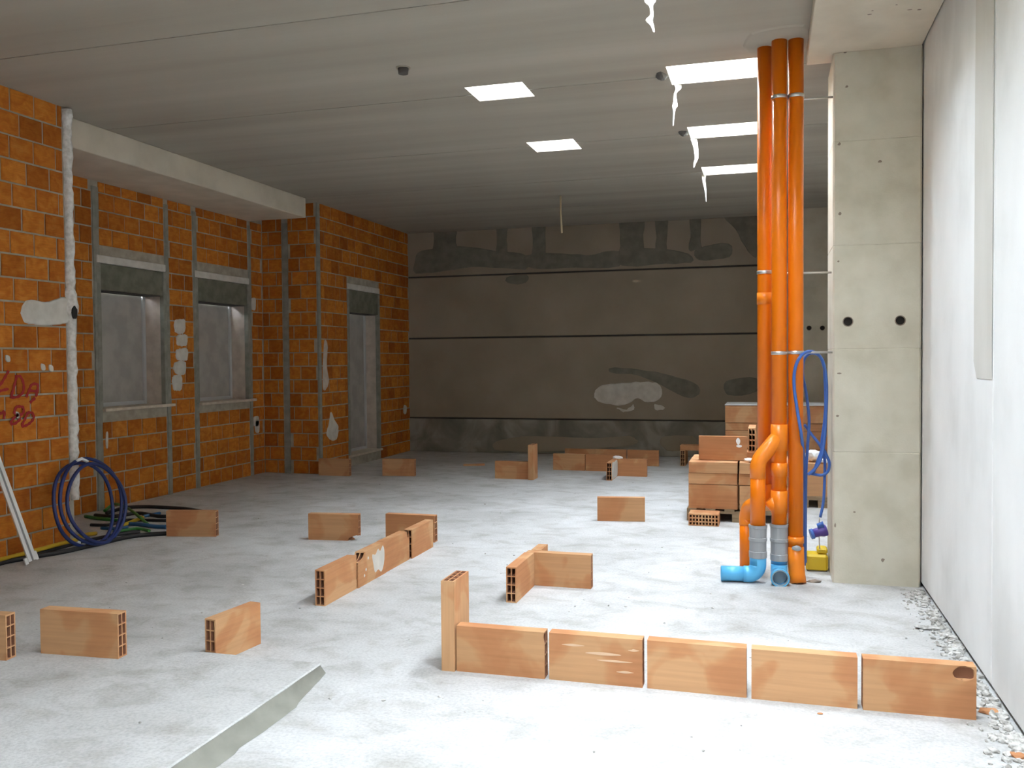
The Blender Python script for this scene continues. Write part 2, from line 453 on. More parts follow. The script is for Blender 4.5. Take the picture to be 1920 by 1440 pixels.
# white rough bead up the corner
pts = []; rr = []
zz = .42
while zz < CEIL-.005:
    pts.append(Vector((XN-.005+random.uniform(-.004, .004), 6.845+random.uniform(-.004, .004), zz)))
    rr.append(.046+random.uniform(-.007, .007)+(.02 if 2.15 < zz < 2.35 else 0)); zz += .055
segs = [(0, 30), (30, 46), (46, len(pts))]
tube('corner_bead', pts, rr, CORNERM, wn, 8)['label'] = 'rough white mortar bead up the brick corner'
V, Fc = ballvf((XN+.055, 6.83, 2.17), .045, 2, .1, (.4, .8, 1.4)); mesh('bead_hole', V, Fc, HOLE, wn)
blob('plaster_patch', [onx(x, y, XN) for x, y in ((40,578),(52,562),(85,566),(120,557),(131,570),(131,600),(118,607),(85,610),(50,606),(40,592))], 0, XN, .012, PATCHL, wn, jag=.004)
for x, y in ((14, 672), (80, 688), (32, 778), (95, 690)):
    blob('plaster_fleck', [onx(x+a, y+b, XN) for a, b in ((-4,-6),(3,-4),(4,6),(-3,5))], 0, XN, .008, PATCHL, wn)
# red hand writing: LDA / n 80
def strokes(lines, w, mat, parent, name, label):
    """flat brushed strokes lying on the wall face"""
    V, Fc = [], []
    for ln in lines:
        P = catmull([onx(x, y, XN+.006) for x, y in ln], 5)
        for i, p in enumerate(P):
            t = (P[min(i+1, len(P)-1)]-P[max(i-1, 0)]).normalized(); s = Vector((1, 0, 0)).cross(t).normalized()
            k = w*(1+.25*math.sin(i*1.7))
            V += [p-s*k, p+s*k]
        n0 = len(V)-2*len(P)
        for i in range(len(P)-1): Fc.append((n0+2*i, n0+2*i+1, n0+2*i+3, n0+2*i+2))
    o = mesh(name, V, Fc, mat, parent); o['label'] = label
    md = o.modifiers.new('t', 'SOLIDIFY'); md.thickness = .002
    return o
strokes([[(16, 695), (9, 708), (0, 722), (-12, 735), (0, 733), (16, 729)],
         [(31, 706), (27, 722), (20, 746)], [(28, 706), (38, 706), (44, 720), (43, 735), (33, 744), (19, 745)],
         [(49, 745), (55, 730), (60, 721), (70, 721), (70, 733), (67, 744)], [(54, 732), (69, 734)], [(66, 746), (56, 755)]], .012, RED, wn, 'wall_writing', 'red hand-painted letters LDA')
strokes([[(-22, 788), (-14, 772), (-10, 786), (-8, 775), (2, 775), (8, 772), (7, 786)],
         [(34, 762), (43, 764), (43, 775), (32, 779), (24, 786), (20, 794), (28, 794), (37, 786), (34, 779), (27, 774), (30, 764), (34, 762)],
         [(52, 773), (61, 775), (63, 784), (56, 793), (48, 798), (41, 798), (46, 787), (52, 773)]], .012, RED, wn, 'wall_writing', 'red hand-painted figures n 80 under the letters')

# left beam (over the recess)
bl_ = box('ceiling_beam', XC-.3, XW, 6.86, 11.66, 3.785, CEIL, BEAM, bevel=.008); struct(bl_, 'pale concrete beam under the ceiling above the two windows', 'beam')
# recessed wall
ZS = 3.785
wr = thing('wall_left_recess', 'recessed orange brick wall with two boarded windows', 'wall', (XC, 6.9, 0), kind='structure')
W1 = (8.56, 9.70, 1.17, 2.93); W2 = (10.38, 11.60, 1.15, 2.92)
def wallback(parent, X, y0, y1, z1, opens, depth=.40):
    """mortar body behind the bricks with window openings cut through"""
    yy = sorted({y0, y1, *[q for o in opens for q in o[:2]]}); zz = sorted({0, z1, *[q for o in opens for q in o[2:]]})
    v, f = gridslab(yy, zz, [(o[0], o[1], o[2], o[3]) for o in opens], X-depth, X-BACK)
    return mesh('mortar_bed', [(c, a, b) for a, b, c in v], [tuple(reversed(q)) for q in f], MORTAR, parent)
wallback(wr, XC, 6.80, 12.06, CEIL, [W1, W2])
chs = [8.46, 8.565, 9.72, 9.80, 10.30, 10.385, 11.615, 11.69]
keep = [(W1[0]-.06, W1[1]+.03, W1[2]-.06, W1[3]+.06), (W2[0]-.05, W2[1]+.03, W2[2]-.06, W2[3]+.06)]
keep += [(chs[i], chs[i+1], 0, 9) for i in (0, 2, 4, 6)]
brick_run(wr, (XC, 0), math.pi/2, 6.9, 12.0, 0, ZS, keep)
for i in (0, 2, 4, 6):     # mortar-filled chases, full height, outside the window openings
    c0, c1 = chs[i], chs[i+1]
    P = []; z = 0
    while z <= ZS+.001:
        P.append((c0+random.uniform(-.006, .006), c1+random.uniform(-.006, .006), min(z, ZS))); z += .12
    V, Fc = [], []
    for a, b, z in P: V += [(XC-.012, a, z), (XC+.004, a+.008, z), (XC+.004, b-.008, z), (XC-.012, b, z)]
    for k in range(len(P)-1):
        for q in range(3): Fc.append((4*k+q, 4*k+q+1, 4*k+q+5, 4*k+q+4))
    mesh('mortar_chase', V, Fc, STRIPM, wr)
for (x, y, w, h) in ((337, 612, 10, 14), (341, 638, 10, 11), (341, 665, 11, 12), (337, 690, 11, 13), (332, 718, 9, 15)):
    blob('plaster_patch', [onx(x+a*w, y+b*h, XC) for a, b in ((-1,-.7),(.1,-1),(1,-.8),(.9,.8),(.1,1),(-.9,.7))], 0, XC, .008, PATCHL, wr, jag=.006)
for (x, y, w, h) in ((200, 825, 2, 16), (480, 790, 5, 10), (482, 800, 4, 12), (475, 570, 4, 12)):
    blob('plaster_fleck', [onx(x+a*w, y+b*h, XC) for a, b in ((-1,-.7),(.1,-1),(1,-.8),(.9,.8),(.1,1),(-.9,.7))], 0, XC, .008, PATCHL, wr)

def opening(name, label, cat, X, o, zbox, depth=.31, door=False):
    y0, y1, z0, z1 = o
    t = thing(name, label, cat, (X, (y0+y1)/2, z0), kind='structure')
    box('lintel', X-.35, X+.012, y0-.05, y1+.02, z1-.075, z1+.015, PATCHL, t, bevel=.006)
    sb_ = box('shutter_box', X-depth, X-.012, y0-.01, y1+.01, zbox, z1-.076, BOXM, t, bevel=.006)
    box('box_slot', X-depth+.02, X-.05, y0+.02, y1-.02, zbox-.008, zbox+.002, JOINT, sb_)
    pb = box('board', X-depth-.03, X-depth, y0+.02, y1-.01, z0+.01, zbox, SHUT, t)
    for (a, b) in ((y0, y0+.05), (y1-.06, y1-.01)):
        box('frame_post', X-depth-.002, X-depth+.028, a, b, z0, zbox, FRAMEM, pb, bevel=.004)
    box('frame_rail', X-depth-.002, X-depth+.028, y0+.05, y1-.06, z0, z0+.05, FRAMEM, pb, bevel=.004)
    box('jamb', X-depth-.04, X-.005, y1-.012, y1+.03, z0, zbox, REVEAL, t)
    box('jamb', X-depth-.04, X-.005, y0-.03, y0+.012, z0, zbox, REVEAL, t)
    box('edge_mortar', X-.06, X+.006, y1-.02, y1+.035, z0, z1-.076, STRIPM, t, bevel=.005)
    box('edge_mortar', X-.06, X+.006, y0-.055, y0+.015, z0, z1-.076, STRIPM, t, bevel=.005)
    if not door:
        box('sill', X-depth, X+.05, y0+.0, y1+.12, z0-.035, z0+.002, SILL, t, bevel=.005)
    else:
        box('threshold', X-depth, X+.03, y0-.02, y1+.05, z0-.03, z0+.004, SILL, t, bevel=.005)
    return t
opening('window_1', 'grey boarded window with pale sill, next to the near brick corner', 'window', XC, W1, 2.55)
opening('window_2', 'grey boarded window with pale sill, farther along the recessed wall', 'window', XC, W2, 2.53)

# far left wall, standing proud again, with its return face
D1 = (13.0, 14.14, .18, 2.93)
wf = thing('wall_left_far', 'far orange brick wall with a tall boarded door opening', 'wall', (XW, 12, 0), kind='structure')
wallback(wf, XW, 12.01, YB, CEIL, [D1], depth=1.0)
brick_run(wf, (XW, 0), math.pi/2, 12.09, YB-.01, 0, CEIL, [(D1[0]-.05, D1[1]+.03, D1[2]-.05, D1[3]+.05)], bl=.262)
brick_run(wf, (XC, 12.0), 0, .0, XW-XC-.02, 0, CEIL, [(.34, .44, 0, 9)])
box('mortar_chase', XC+.345, XC+.435, 11.992, 12.03, 0, ZS, STRIPM, wf)
box('mortar_chase', XW-.03, XW+.003, 12.0, 12.075, 0, CEIL-.002, STRIPM, wf, bevel=.006)
box('return_mortar', XC-.42, XW-.04, 12.012, 12.2, 0, CEIL, MORTAR, wf)
blob('plaster_patch', [onx(x, y, XW) for x, y in ((620,772),(626,785),(634,800),(632,822),(622,826),(612,815),(616,795))], 0, XW, .01, PATCHL, wf, jag=.006)
blob('plaster_patch', [onx(x, y, XW) for x, y in ((608,640),(614,645),(612,680),(616,720),(606,730),(605,690))], 0, XW, .008, REVEAL, wf, jag=.006)
blob('plaster_fleck', [onx(x, y, XW) for x, y in ((757,760),(762,762),(761,776),(756,774))], 0, XW, .008, PATCHL, wf)
opening('door_1', 'tall grey boarded door opening in the far brick wall', 'door', XW, D1, 2.49, depth=.27, door=True)

# back wall: precast panels with recessed joints
wb = box('wall_back', XC, XR+.2, YB+.02, YB+.25, 0, CEIL, JOINT); struct(wb, 'grey precast concrete back wall with horizontal joints and mortar patches', 'wall')
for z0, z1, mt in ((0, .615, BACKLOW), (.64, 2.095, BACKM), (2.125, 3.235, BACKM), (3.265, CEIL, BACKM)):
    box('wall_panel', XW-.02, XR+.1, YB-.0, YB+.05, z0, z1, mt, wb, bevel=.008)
def backpatch(pts, mat, th=.006, jag=.01):
    blob('mortar_patch', [ony(x, y, YB) for x, y in pts], 1, YB, -th, mat, wb, jag=jag, k=4)
def bx_(x0, y0, x1, y1): return [(x0, y0), ((x0+x1)/2, y0+2), (x1, y0), (x1-2, (y0+y1)/2), (x1, y1), ((x0+x1)/2, y1-2), (x0, y1), (x0+2, (y0+y1)/2)]
for q in ((812, 428, 856, 470), (930, 420, 952, 480), (997, 412, 1024, 490), (1161, 408, 1208, 492), (1228, 405, 1252, 488), (1292, 402, 1315, 470)):
    backpatch(bx_(*q), PATCHD)
backpatch([(790, 470), (860, 462), (930, 470), (985, 478), (985, 505), (900, 500), (840, 508), (780, 512), (778, 490)], PATCHD, .005)
backpatch([(985, 480), (1040, 474), (1100, 478), (1160, 470), (1160, 500), (1080, 502), (1000, 504)], PATCHD, .0055)
backpatch([(1160, 472), (1230, 466), (1290, 476), (1296, 492), (1230, 496), (1165, 498)], PATCHD, .005)
backpatch([(1308, 466), (1366, 456), (1367, 482), (1310, 488)], PATCHD, .005)
backpatch([(1358, 402), (1420, 400), (1420, 480), (1402, 470), (1378, 430)], PATCHD, .005)
backpatch([(950, 520), (988, 516), (985, 530), (955, 532)], PATCHD, .004)
backpatch([(1115, 735), (1130, 722), (1165, 718), (1200, 716), (1230, 718), (1241, 730), (1236, 748), (1215, 755), (1196, 746), (1180, 756), (1160, 760), (1130, 756), (1116, 748)], PATCHL, .008)
backpatch([(1156, 764), (1175, 768), (1188, 758), (1186, 770), (1168, 772)], PATCHL, .006)
backpatch([(1228, 758), (1244, 762), (1245, 768), (1230, 768)], PATCHL, .006)
backpatch([(1145, 690), (1195, 692), (1260, 705), (1308, 722), (1308, 742), (1280, 744), (1240, 722), (1190, 702), (1148, 700)], PATCHD, .004)
backpatch([(1362, 715), (1418, 708), (1418, 735), (1365, 740)], PATCHD, .004)
for q in ([(930, 828), (1000, 818), (1100, 822), (1180, 818), (1185, 836), (1060, 845), (940, 846)], [(1240, 820), (1300, 818), (1300, 840), (1250, 844)]):
    backpatch(q, BACKM, .006)
# right wall: white panels, one open joint
wq = box('wall_right', XR+.03, XR+.25, YF, YB, 0, CEIL, JOINT); struct(wq, 'white precast wall along the right, brightly lit', 'wall')
for y0, y1 in ((YF, 1.35), (1.36, 4.95), (4.965, 8.6), (8.61, YB)):
    box('wall_panel', XR, XR+.06, y0, y1, .03, CEIL, WHITEW, wq, bevel=.006)
V, Fc = [], []
for i in range(28):            # greyer band beside the joint, with ragged ends
    z = 1.58+i*(4.06-1.58)/27; e = .02*noise.noise(Vector((0, 0, z*3)))
    w = .42*min(1, (i+2)/3)**.5
    V += [(XR-.0025, 4.972, z), (XR-.0025, 4.972+w+e, z)]
for i in range(27): Fc.append((2*i, 2*i+1, 2*i+3, 2*i+2))
mesh('grey_band', V, Fc, GREYST, wq)
# wall behind the camera
struct(box('wall_front', XC-.4, XR+.25, YF-.2, YF, 0, CEIL, BEAM), 'plain concrete end wall', 'wall')
# right beam and pillars
br_ = box('ceiling_beam', .285, XR-.012, YF, 7.30, 3.955, CEIL, BEAM, bevel=.006); struct(br_, 'shallow concrete beam along the ceiling next to the white wall', 'beam')
def rust(o, pts, axis, at, th):
    for c in pts:
        V, Fc = ballvf(c, .008, 1, .3, tuple(.15 if i == axis else random.uniform(.8, 2.2) for i in range(3)))
        mesh('stain_fleck', V, Fc, MATS['stain'], o)
plain('stain', (.24, .19, .15), .9)
rust(br_, [onz(x, y, 3.955) for x, y in ((1630, 27), (1636, 20), (1681, 9), (1724, 18), (1706, 18))], 2, 3.955, .01)

def pillar(name, label, x0, x1, y0, y1, z1, lines, holes, hr):
    """cast pillar with faint formwork lines as shallow grooves and round tie holes"""
    zs = [0]
    for l in lines: zs += [l-.005, l, l+.005]
    zs.append(z1); V, Fc = [], []
    for i, z in enumerate(zs):
        g = .003 if (0 < i < len(zs)-1 and (i-1) % 3 == 1) else 0
        c = .012
        V += [(x0+g+c, y0+g, z), (x1-g-c, y0+g, z), (x1-g, y0+g+c, z), (x1-g, y1-g-c, z), (x1-g-c, y1-g, z), (x0+g+c, y1-g, z), (x0+g, y1-g-c, z), (x0+g, y0+g+c, z)]
    for k in range(len(zs)-1):
        for j in range(8): a, b = 8*k+j, 8*k+(j+1) % 8; Fc.append((a, b, b+8, a+8))
    Fc += [tuple(reversed(range(8))), tuple(range(8*(len(zs)-1), 8*len(zs)))]
    o = mesh(name, V, Fc, PILLARM)
    cutters = []
    for c in holes:
        cv, cf = tubevf([Vector((c.x, y0-.05, c.z)), Vector((c.x, y0+.14, c.z))], hr, 16); cutters.append((cv, cf))
    cut(o, cutters)
    for c in holes:
        tube('tie_hole', [Vector((c.x, y0+.012, c.z)), Vector((c.x, y0+.139, c.z))], hr-.001, HOLE, o, 16)
        tube('hole_rim', [Vector((c.x+hr*1.02*math.cos(t), y0-.001, c.z+hr*1.02*math.sin(t))) for t in [i*math.pi/8 for i in range(16)]], .004, MATS['stain'], o, 5, closed=True)
    return struct(o, label, 'pillar')
pf = pillar('pillar', 'pale concrete pillar with two dark tie holes beside the orange pipes', .465, 1.075, 7.07, 7.69, 3.953, (.99, 1.76, 2.53, 3.30), [ony(1590, 603, 7.07), ony(1688, 601, 7.07)], .034)
rust(pf, [ony(x, y, 7.07) for x, y in ((1588, 162), (1585, 98), (1574, 270), (1650, 303), (1575, 400), (1572, 490), (1570, 780), (1566, 985), (1655, 1050), (1602, 960), (1574, 700))], 1, 7.07, .01)
pillar('pillar', 'far concrete pillar with two small dark holes against the back wall', .05, XR-.01, 14.95, YB-.02, CEIL-.002, (1.0, 2.2, 3.2), [ony(1517, 615, 14.95), ony(1542, 615, 14.95)], .036)

# ================================================================== HOLLOW CLAY BLOCKS
BL, BT, BH = .495, .075, .25
def block_mesh(L=BL, T=BT, H=BH, rows=4, cols=2, wall=.009, name='clay_block', web=None):
    """hollow block: x along (holes run along x), y thickness, z height; origin at the centre of the base"""
    web = web or wall*.8
    def cuts(total, n):
        hole = (total-2*wall-(n-1)*web)/n; c = [0, wall]; p = wall
        for i in range(n):
            p += hole; c.append(p)
            p += web if i < n-1 else wall; c.append(p)
        return c
    ys = [q-T/2 for q in cuts(T, cols)]; zs = cuts(H, rows); V, Fc, M = [], [], []
    ny, nz = len(ys), len(zs)
    for x in (-L/2, L/2):
        for y in ys:
            for z in zs: V.append((x, y, z))
    def id_(e, i, j): return e*ny*nz+i*nz+j
    for i in range(ny-1):
        for j in range(nz-1):
            if i % 2 == 1 and j % 2 == 1:
                a, b, c, d = (i, j), (i+1, j), (i+1, j+1), (i, j+1)
                for p, q in ((a, b), (b, c), (c, d), (d, a)):
                    Fc.append((id_(0, *p), id_(0, *q), id_(1, *q), id_(1, *p))); M.append(1)
            else:
                Fc.append((id_(0, i, j), id_(0, i, j+1), id_(0, i+1, j+1), id_(0, i+1, j))); M.append(0)
                Fc.append((id_(1, i, j), id_(1, i+1, j), id_(1, i+1, j+1), id_(1, i, j+1))); M.append(0)
    for i in range(ny-1):
        for j in (0, nz-1):
            q = (id_(0, i, j), id_(0, i+1, j), id_(1, i+1, j), id_(1, i, j)); Fc.append(q if j == 0 else q[::-1]); M.append(0)
    for j in range(nz-1):
        for i in (0, ny-1):
            q = (id_(0, i, j), id_(0, i, j+1), id_(1, i, j+1), id_(1, i, j)); Fc.append(q[::-1] if i == 0 else q); M.append(0)
    me = bpy.data.meshes.new(name); me.from_pydata(V, [], Fc); me.update()
    me.materials.append(CLAY); me.materials.append(CLAYIN)
    for p, k in zip(me.polygons, M): p.material_index = k
    bm = bmesh.new(); bm.from_mesh(me); bmesh.ops.recalc_face_normals(bm, faces=bm.faces[:]); bm.to_mesh(me); bm.free()
    return me
BLOCK = block_mesh()
SPOTS = []
def block(label, x, y, yaw=0., z=0., me=None, group=None, pose='edge', lean=0., name='clay_block', th=BT):
    """x, y: centre of the base. pose edge = on its long edge, end = upright on its end, flat = lying"""
    o = bpy.data.objects.new(name, me or BLOCK); COL.objects.link(o)
    if pose == 'edge': R = Matrix.Rotation(yaw, 4, 'Z') @ Matrix.Rotation(lean, 4, 'X')
    elif pose == 'end': R = Matrix.Rotation(yaw, 4, 'Z') @ Matrix.Rotation(lean, 4, 'Y') @ Matrix.Translation((BH/2, 0, BL/2)) @ Matrix.Rotation(-math.pi/2, 4, 'Y')
    else: R = Matrix.Rotation(yaw, 4, 'Z') @ Matrix.Translation((0, -BH/2, th/2)) @ Matrix.Rotation(-math.pi/2, 4, 'X') 
    o.matrix_world = Matrix.Translation((x, y, z)) @ R
    tag(o, label, 'clay block', group); SPOTS.append((x, y))
    return o
def face_x(label, xa, xb, y, yaw=0., z=0., **kw):
    """block along X with its camera-side face on y"""
    cx = (xa+xb)/2; n = Vector((-math.sin(yaw), math.cos(yaw)))
    return block(label, cx+n.x*BT/2, y+n.y*BT/2, yaw, z, **kw)
def face_y(label, X, ya, yb, z=0., **kw):
    """block along Y with its +X face on X"""
    return block(label, X-BT/2, (ya+yb)/2, math.pi/2, z, **kw)
def unshare(o):
    o.data = o.data.copy(); return o
def chip(o, c, r, sq=(1, 1, 1), jag=.15, sub=2):
    cut(o, [ballvf(c, r, sub, jag, sq)])
def splash(o, pts, axis, at, th, mat, name='lime_splash'):
    """thin splash of lime on a block; points in world space, stored in the block's own space"""
    P = catmull(pts, 4, True); c = sum(P, Vector())/len(P); n = len(P); V = []
    for p in P: q = p.copy(); q[axis] = at; V.append(q)
    for p in P: q = c+(p-c)*.9; q[axis] = at+th; V.append(q)
    inv = o.matrix_world.inverted() if o.parent is None else None
    me = bpy.data.meshes.new(name); me.from_pydata([tuple(inv @ p) for p in V], [], [(i, (i+1) % n, n+(i+1) % n, n+i) for i in range(n)]+[tuple(range(n, 2*n))]); me.update()
    return link(name, me, mat, o)
def wash(o, pts, axis, at, th=.0015): return splash(o, pts, axis, at, th, PATCHL)

# --- front row of five and the upright block
YR = 4.545
block('clay block standing upright on its end at the head of the row of five', -1.6825, 4.655, math.pi/2, pose='end', lean=0.0)
NM = ('clay block butted against the upright one in the row of five', 'lime-streaked clay block, second from the upright one in the row of five', 'middle clay block of the row of five', 'clay block with a pale blotch, fourth from the upright one', 'clay block with a chipped hole near its top corner, beside the white wall')
row = []
for i, lab in enumerate(NM):
    xa = -1.638+.519*i
    row.append(face_x(lab, xa, xa+BL, YR+(0, .006, .008, .0, -.004)[i], math.radians((.3, .1, -.4, -.3, .5)[i])))
unshare(row[4]); bpy.context.view_layer.update()
chip(row[4], (.88, YR-.006, .215), .046, (1.1, .62, .85), .1)
unshare(row[0]); chip(row[0], (-1.135, YR+.01, .225), .03, (.5, 1, 1.3), .2)
for (x0, x1, z0, z1) in ((-1.05, -.93, .192, .197), (-.92, -.74, .157, .165), (-.76, -.67, .072, .077), (-.86, -.68, .125, .129), (-.70, -.64, .19, .195)):
    splash(row[1], [Vector((x, YR+.006, z)) for x, z in ((x0, z0), ((x0+x1)/2, z0-.004), (x1, z0+.002), (x1-.01, z1), ((x0+x1)/2, z1+.004), (x0+.02, z1))], 1, YR+.0055, -.0006, CLAYWASH)
# --- on the screed, front left
block('clay block standing on the screed with its holed end towards the pipes', -3.685-.003, 4.045+.036, math.radians(3.5), SLAB)
block('clay block at the left edge of the screed, only its holed end in view', -4.27, 3.885, math.radians(7), SLAB)
CUTB = block_mesh(L=.385)
o = block('short cut clay block standing behind the corner of the screed', -3.003, 4.502, math.radians(82.5), 0, me=CUTB)
# --- row of four running away
GR = 'row of four blocks running towards the back'
r1 = face_y('nearest clay block in the row of four running towards the back', -2.955, 5.525, 6.02, group=None)
r2 = face_y('lime-splashed clay block with a broken top corner in the row of four', -2.945, 6.025, 6.52); unshare(r2)
r3 = face_y('plain clay block between the lime-splashed and the tilted one in the row of four', -2.95, 6.53, 7.02); unshare(r3)
r4 = face_y('tilted clay block at the far end of the row of four', -2.935, 7.05, 7.545, lean=0.0); unshare(r4)
bpy.context.view_layer.update()
chip(r2, (-2.98, 6.03, .27), .10, (1.4, 1.15, .95), .12)
chip(r3, (-2.98, 7.0, .25), .045, (1.6, .8, 1.2), .25)
wash(r2, [Vector((-2.945, y, z)) for y, z in ((6.27, .20), (6.33, .19), (6.38, .225), (6.42, .20), (6.47, .235), (6.50, .18), (6.49, .09), (6.44, .03), (6.38, .06), (6.32, .05), (6.29, .12))], 0, -2.9452, .0015)
for (yy, zz) in ((6.16, .11), (6.2, .19), (6.13, .07)):
    wash(r2, [Vector((-2.945, yy+a, zz+b)) for a, b in ((-.012, 0), (0, -.012), (.014, 0), (0, .014))], 0, -2.9452, .001)
face_x('clay block standing crosswise behind the end of the row of four', -3.49, -2.99, 7.73, 0.0)
l2 = face_x('clay block with a chipped lower corner standing alone on the open floor', -4.215, -3.72, 7.595, math.radians(7)); unshare(l2)
bpy.context.view_layer.update(); chip(l2, (-3.735, 7.62, .0), .06, (1.5, 2, .85), .2)
face_x('clay block standing at the end of the tangle of conduits', -5.655, -5.17, 7.425, math.radians(12))
# --- tee of blocks
face_y('clay block with its holed end out, stem of the tee', -1.69, 5.935, 6.425)
face_x('clay block forming the bar of the tee', -1.755, -1.26, 6.435, math.radians(-.3))
SHORT = block_mesh(L=.22)
block('short piece of clay block behind the bar of the tee', -1.70, 6.635, math.pi/2, me=SHORT)
face_x('clay block standing alone before the pallets', -1.725, -1.235, 9.215, math.radians(9))
# --- far group
face_x('clay block lying against a tall upright one on the far floor', -3.765, -3.27, 12.14)
block('tall clay block upright on its end on the far floor', -3.222, 12.215, math.pi/2, pose='end')
face_x('first block of a low pair before the back row of three', -3.18, -2.685, 13.28)
face_x('second block of a low pair before the back row of three', -2.675, -2.18, 13.285)
for i, lab in enumerate(('block of the back row of three, nearest the brick wall', 'middle block of the back row of three', 'block of the back row of three, nearest the pallets')):
    face_x('clay '+lab, (-3.17, -2.67, -2.155)[i], (-2.675, -2.175, -1.66)[i], 14.06)
g = face_y('pale-sided clay block with its dark holed end out, far corner', -2.10, 12.28, 12.775)
wash(g, [Vector((-2.10, y, z)) for y, z in ((12.3, .02), (12.5, .01), (12.76, .02), (12.765, .23), (12.5, .24), (12.3, .23))], 0, -2.1002, .002)
fb = face_x('clay block meeting the pale-sided block at a corner', -2.18, -1.675, 12.785)
V, Fc = ballvf((-2.10, 12.82, .268), .05, 2, .2, (1.5, .7, .5)); tag(mesh('mortar_lump', V, Fc, FOAM, origin=(-2.10, 12.82, .25)), 'white mortar lump on the far corner blocks', 'mortar lump')
face_x('clay block standing alone near the tall door opening', -5.485, -4.99, 12.085, math.radians(5))
face_x('dark clay block standing at the foot of the brick corner', -6.44, -5.945, 11.90, math.radians(1))
V, Fc = boxvf(-.17, .17, -.06, .06, 0, .022)
sh = mesh('clay_shard', [(x+random.uniform(-.015, .015), y+random.uniform(-.012, .012), z) for x, y, z in V], Fc, CLAY); sh.location = (-4.56, 13.58, 0); sh.rotation_euler = (0, 0, .45)
tag(sh, 'flat reddish clay shard lying on the far floor', 'shard')
face_y('clay block with its dark holed end out beside the pallet stack', -1.26, 14.18, 14.675)
block('clay block laid flat across two others beside the pallet stack', -1.09, 14.30, 0, .252, pose='flat')
face_y('clay block hidden behind the near pallet under the flat one', -.86, 14.18, 14.675)

# ================================================================== PALLETS AND STACKS
def pallet(label, x0, x1, y0, y1, h=.13):
    t = thing('wooden_pallet', label, 'pallet', ((x0+x1)/2, (y0+y1)/2, 0), group=None)
    n = 6; w = .10; SPOTS.extend([(x0+.2, y0+.2), (x0+.2, y1-.2)])
    for i in range(n):
        xx = x0+(x1-x0-w)*i/(n-1); box('deck_board', xx, xx+w, y0, y1, h-.022, h, WOOD, t)
    for yy in (y0, (y0+y1)/2-.04, y1-.08):
        box('stringer', x0, x1, yy, yy+.08, h-.044, h-.022, WOOD, t)
        for xx in (x0, (x0+x1)/2-.07, x1-.14): box('foot_block', xx, xx+.14, yy, yy+.08, 0, h-.044, WOOD, t)
    return t
FT = .112
THICK = block_mesh(T=FT)
def stack(x0, y0, cols, layers, z, name, depth=1.0, jit=.006, fronts=None):
    """layers: 'e' = blocks on edge, side by side in depth; 'f' = thicker blocks laid flat"""
    for li, ly in enumerate(layers):
        st, h = (BT, BH) if ly == 'e' else (BH, FT)
        n = int(depth/(st+.004)); how = 'on edge' if ly == 'e' else 'laid flat'
        tier = ('bottom', 'second', 'third', 'fourth', 'top')[li] if li < len(layers)-1 else 'top'
        dy = (.0, .012, -.004, .010, .0)[li]
        for c in range(cols):
            for k in range(n):
                lab = 'clay block %s inside the %s tier of the %s' % (how, tier, name)
                grp = 'inner blocks of the %s tier of %s' % (tier, name)
                if k == 0 and fronts: lab = 'front clay block %s, %s tier of %s, %s' % (how, tier, name, fronts[c]); grp = 'front blocks of '+name
                px, py = x0+BL/2+c*(BL+.018)+random.uniform(-jit, jit), y0+st/2+k*(st+.004)+dy
                if ly == 'e': block(lab, px, py, 0, z, group=grp)
                else: block(lab, px, py, 0, z, group=grp, pose='flat', me=THICK, th=FT)
        z += h+.006
    return z
pallet('wooden pallet under the near stack of clay blocks', -.82, .24, 9.42, 10.45)
z1 = stack(-.80, 9.44, 2, 'eff', .13, 'near stack', fronts=('over the perforated block', 'behind the pipes'))
b1 = face_x('clay block with white paint marks on top of the near pallet stack', -.71, -.215, 9.62, math.radians(1.5), z1)
def daub(o, cx, y, cz, w, h):
    splash(o, [Vector((cx+a*w, y, cz+b*h)) for a, b in ((-1, 0), (-.6, .8), (.3, 1), (1, .3), (.7, -.7), (-.2, -1))], 1, y, -.002, FOAM, 'paint_mark')
bpy.context.view_layer.update()
daub(b1, -.305, 9.6225, z1+.20, .022, .035); daub(b1, -.295, 9.6225, z1+.15, .03, .014)
face_y('clay block with its holed end out behind the painted one', -.13, 9.80, 10.295, z1+.078)
block('clay block laid flat on top of the near pallet stack', -.30, 9.87, 0, z1, pose='flat')
V, Fc = ballvf((-.17, 9.52, z1+.02), .06, 2, .25, (1.3, .8, .33)); tag(mesh('paper_scrap', V, Fc, FOAM, origin=(-.17, 9.52, z1)), 'crumpled white scrap on the near pallet stack', 'scrap')
# perforated block lying before the pallet
PERF = block_mesh(L=.25, T=.30, H=.12, rows=3, cols=9, wall=.012, name='perforated_block', web=.014)
o = bpy.data.objects.new('perforated_block', PERF); COL.objects.link(o); o.location = (-.63, 9.275, 0); o.rotation_euler = (0, 0, math.pi/2)
tag(o, 'finely perforated clay block on the floor against the near pallet', 'clay block')
# taller stack behind
pallet('wooden pallet under the tall stack of clay blocks', -.64, .94, 13.58, 14.4)
z2 = stack(-.62, 13.6, 3, 'ffefe', .13, 'tall stack', depth=.78, fronts=('at its free end', 'behind the pipes', 'beside the pillar'))
sheet = box('added_sheet', -.625, .91, 13.585, 14.37, z2, z2+.012, FOAM, bevel=.004, origin=(.1, 14.0, z2))  # white sheet added so the stack top reads brightly lit
tag(sheet, 'white sheet added over the top of the tall far stack', 'sheet')
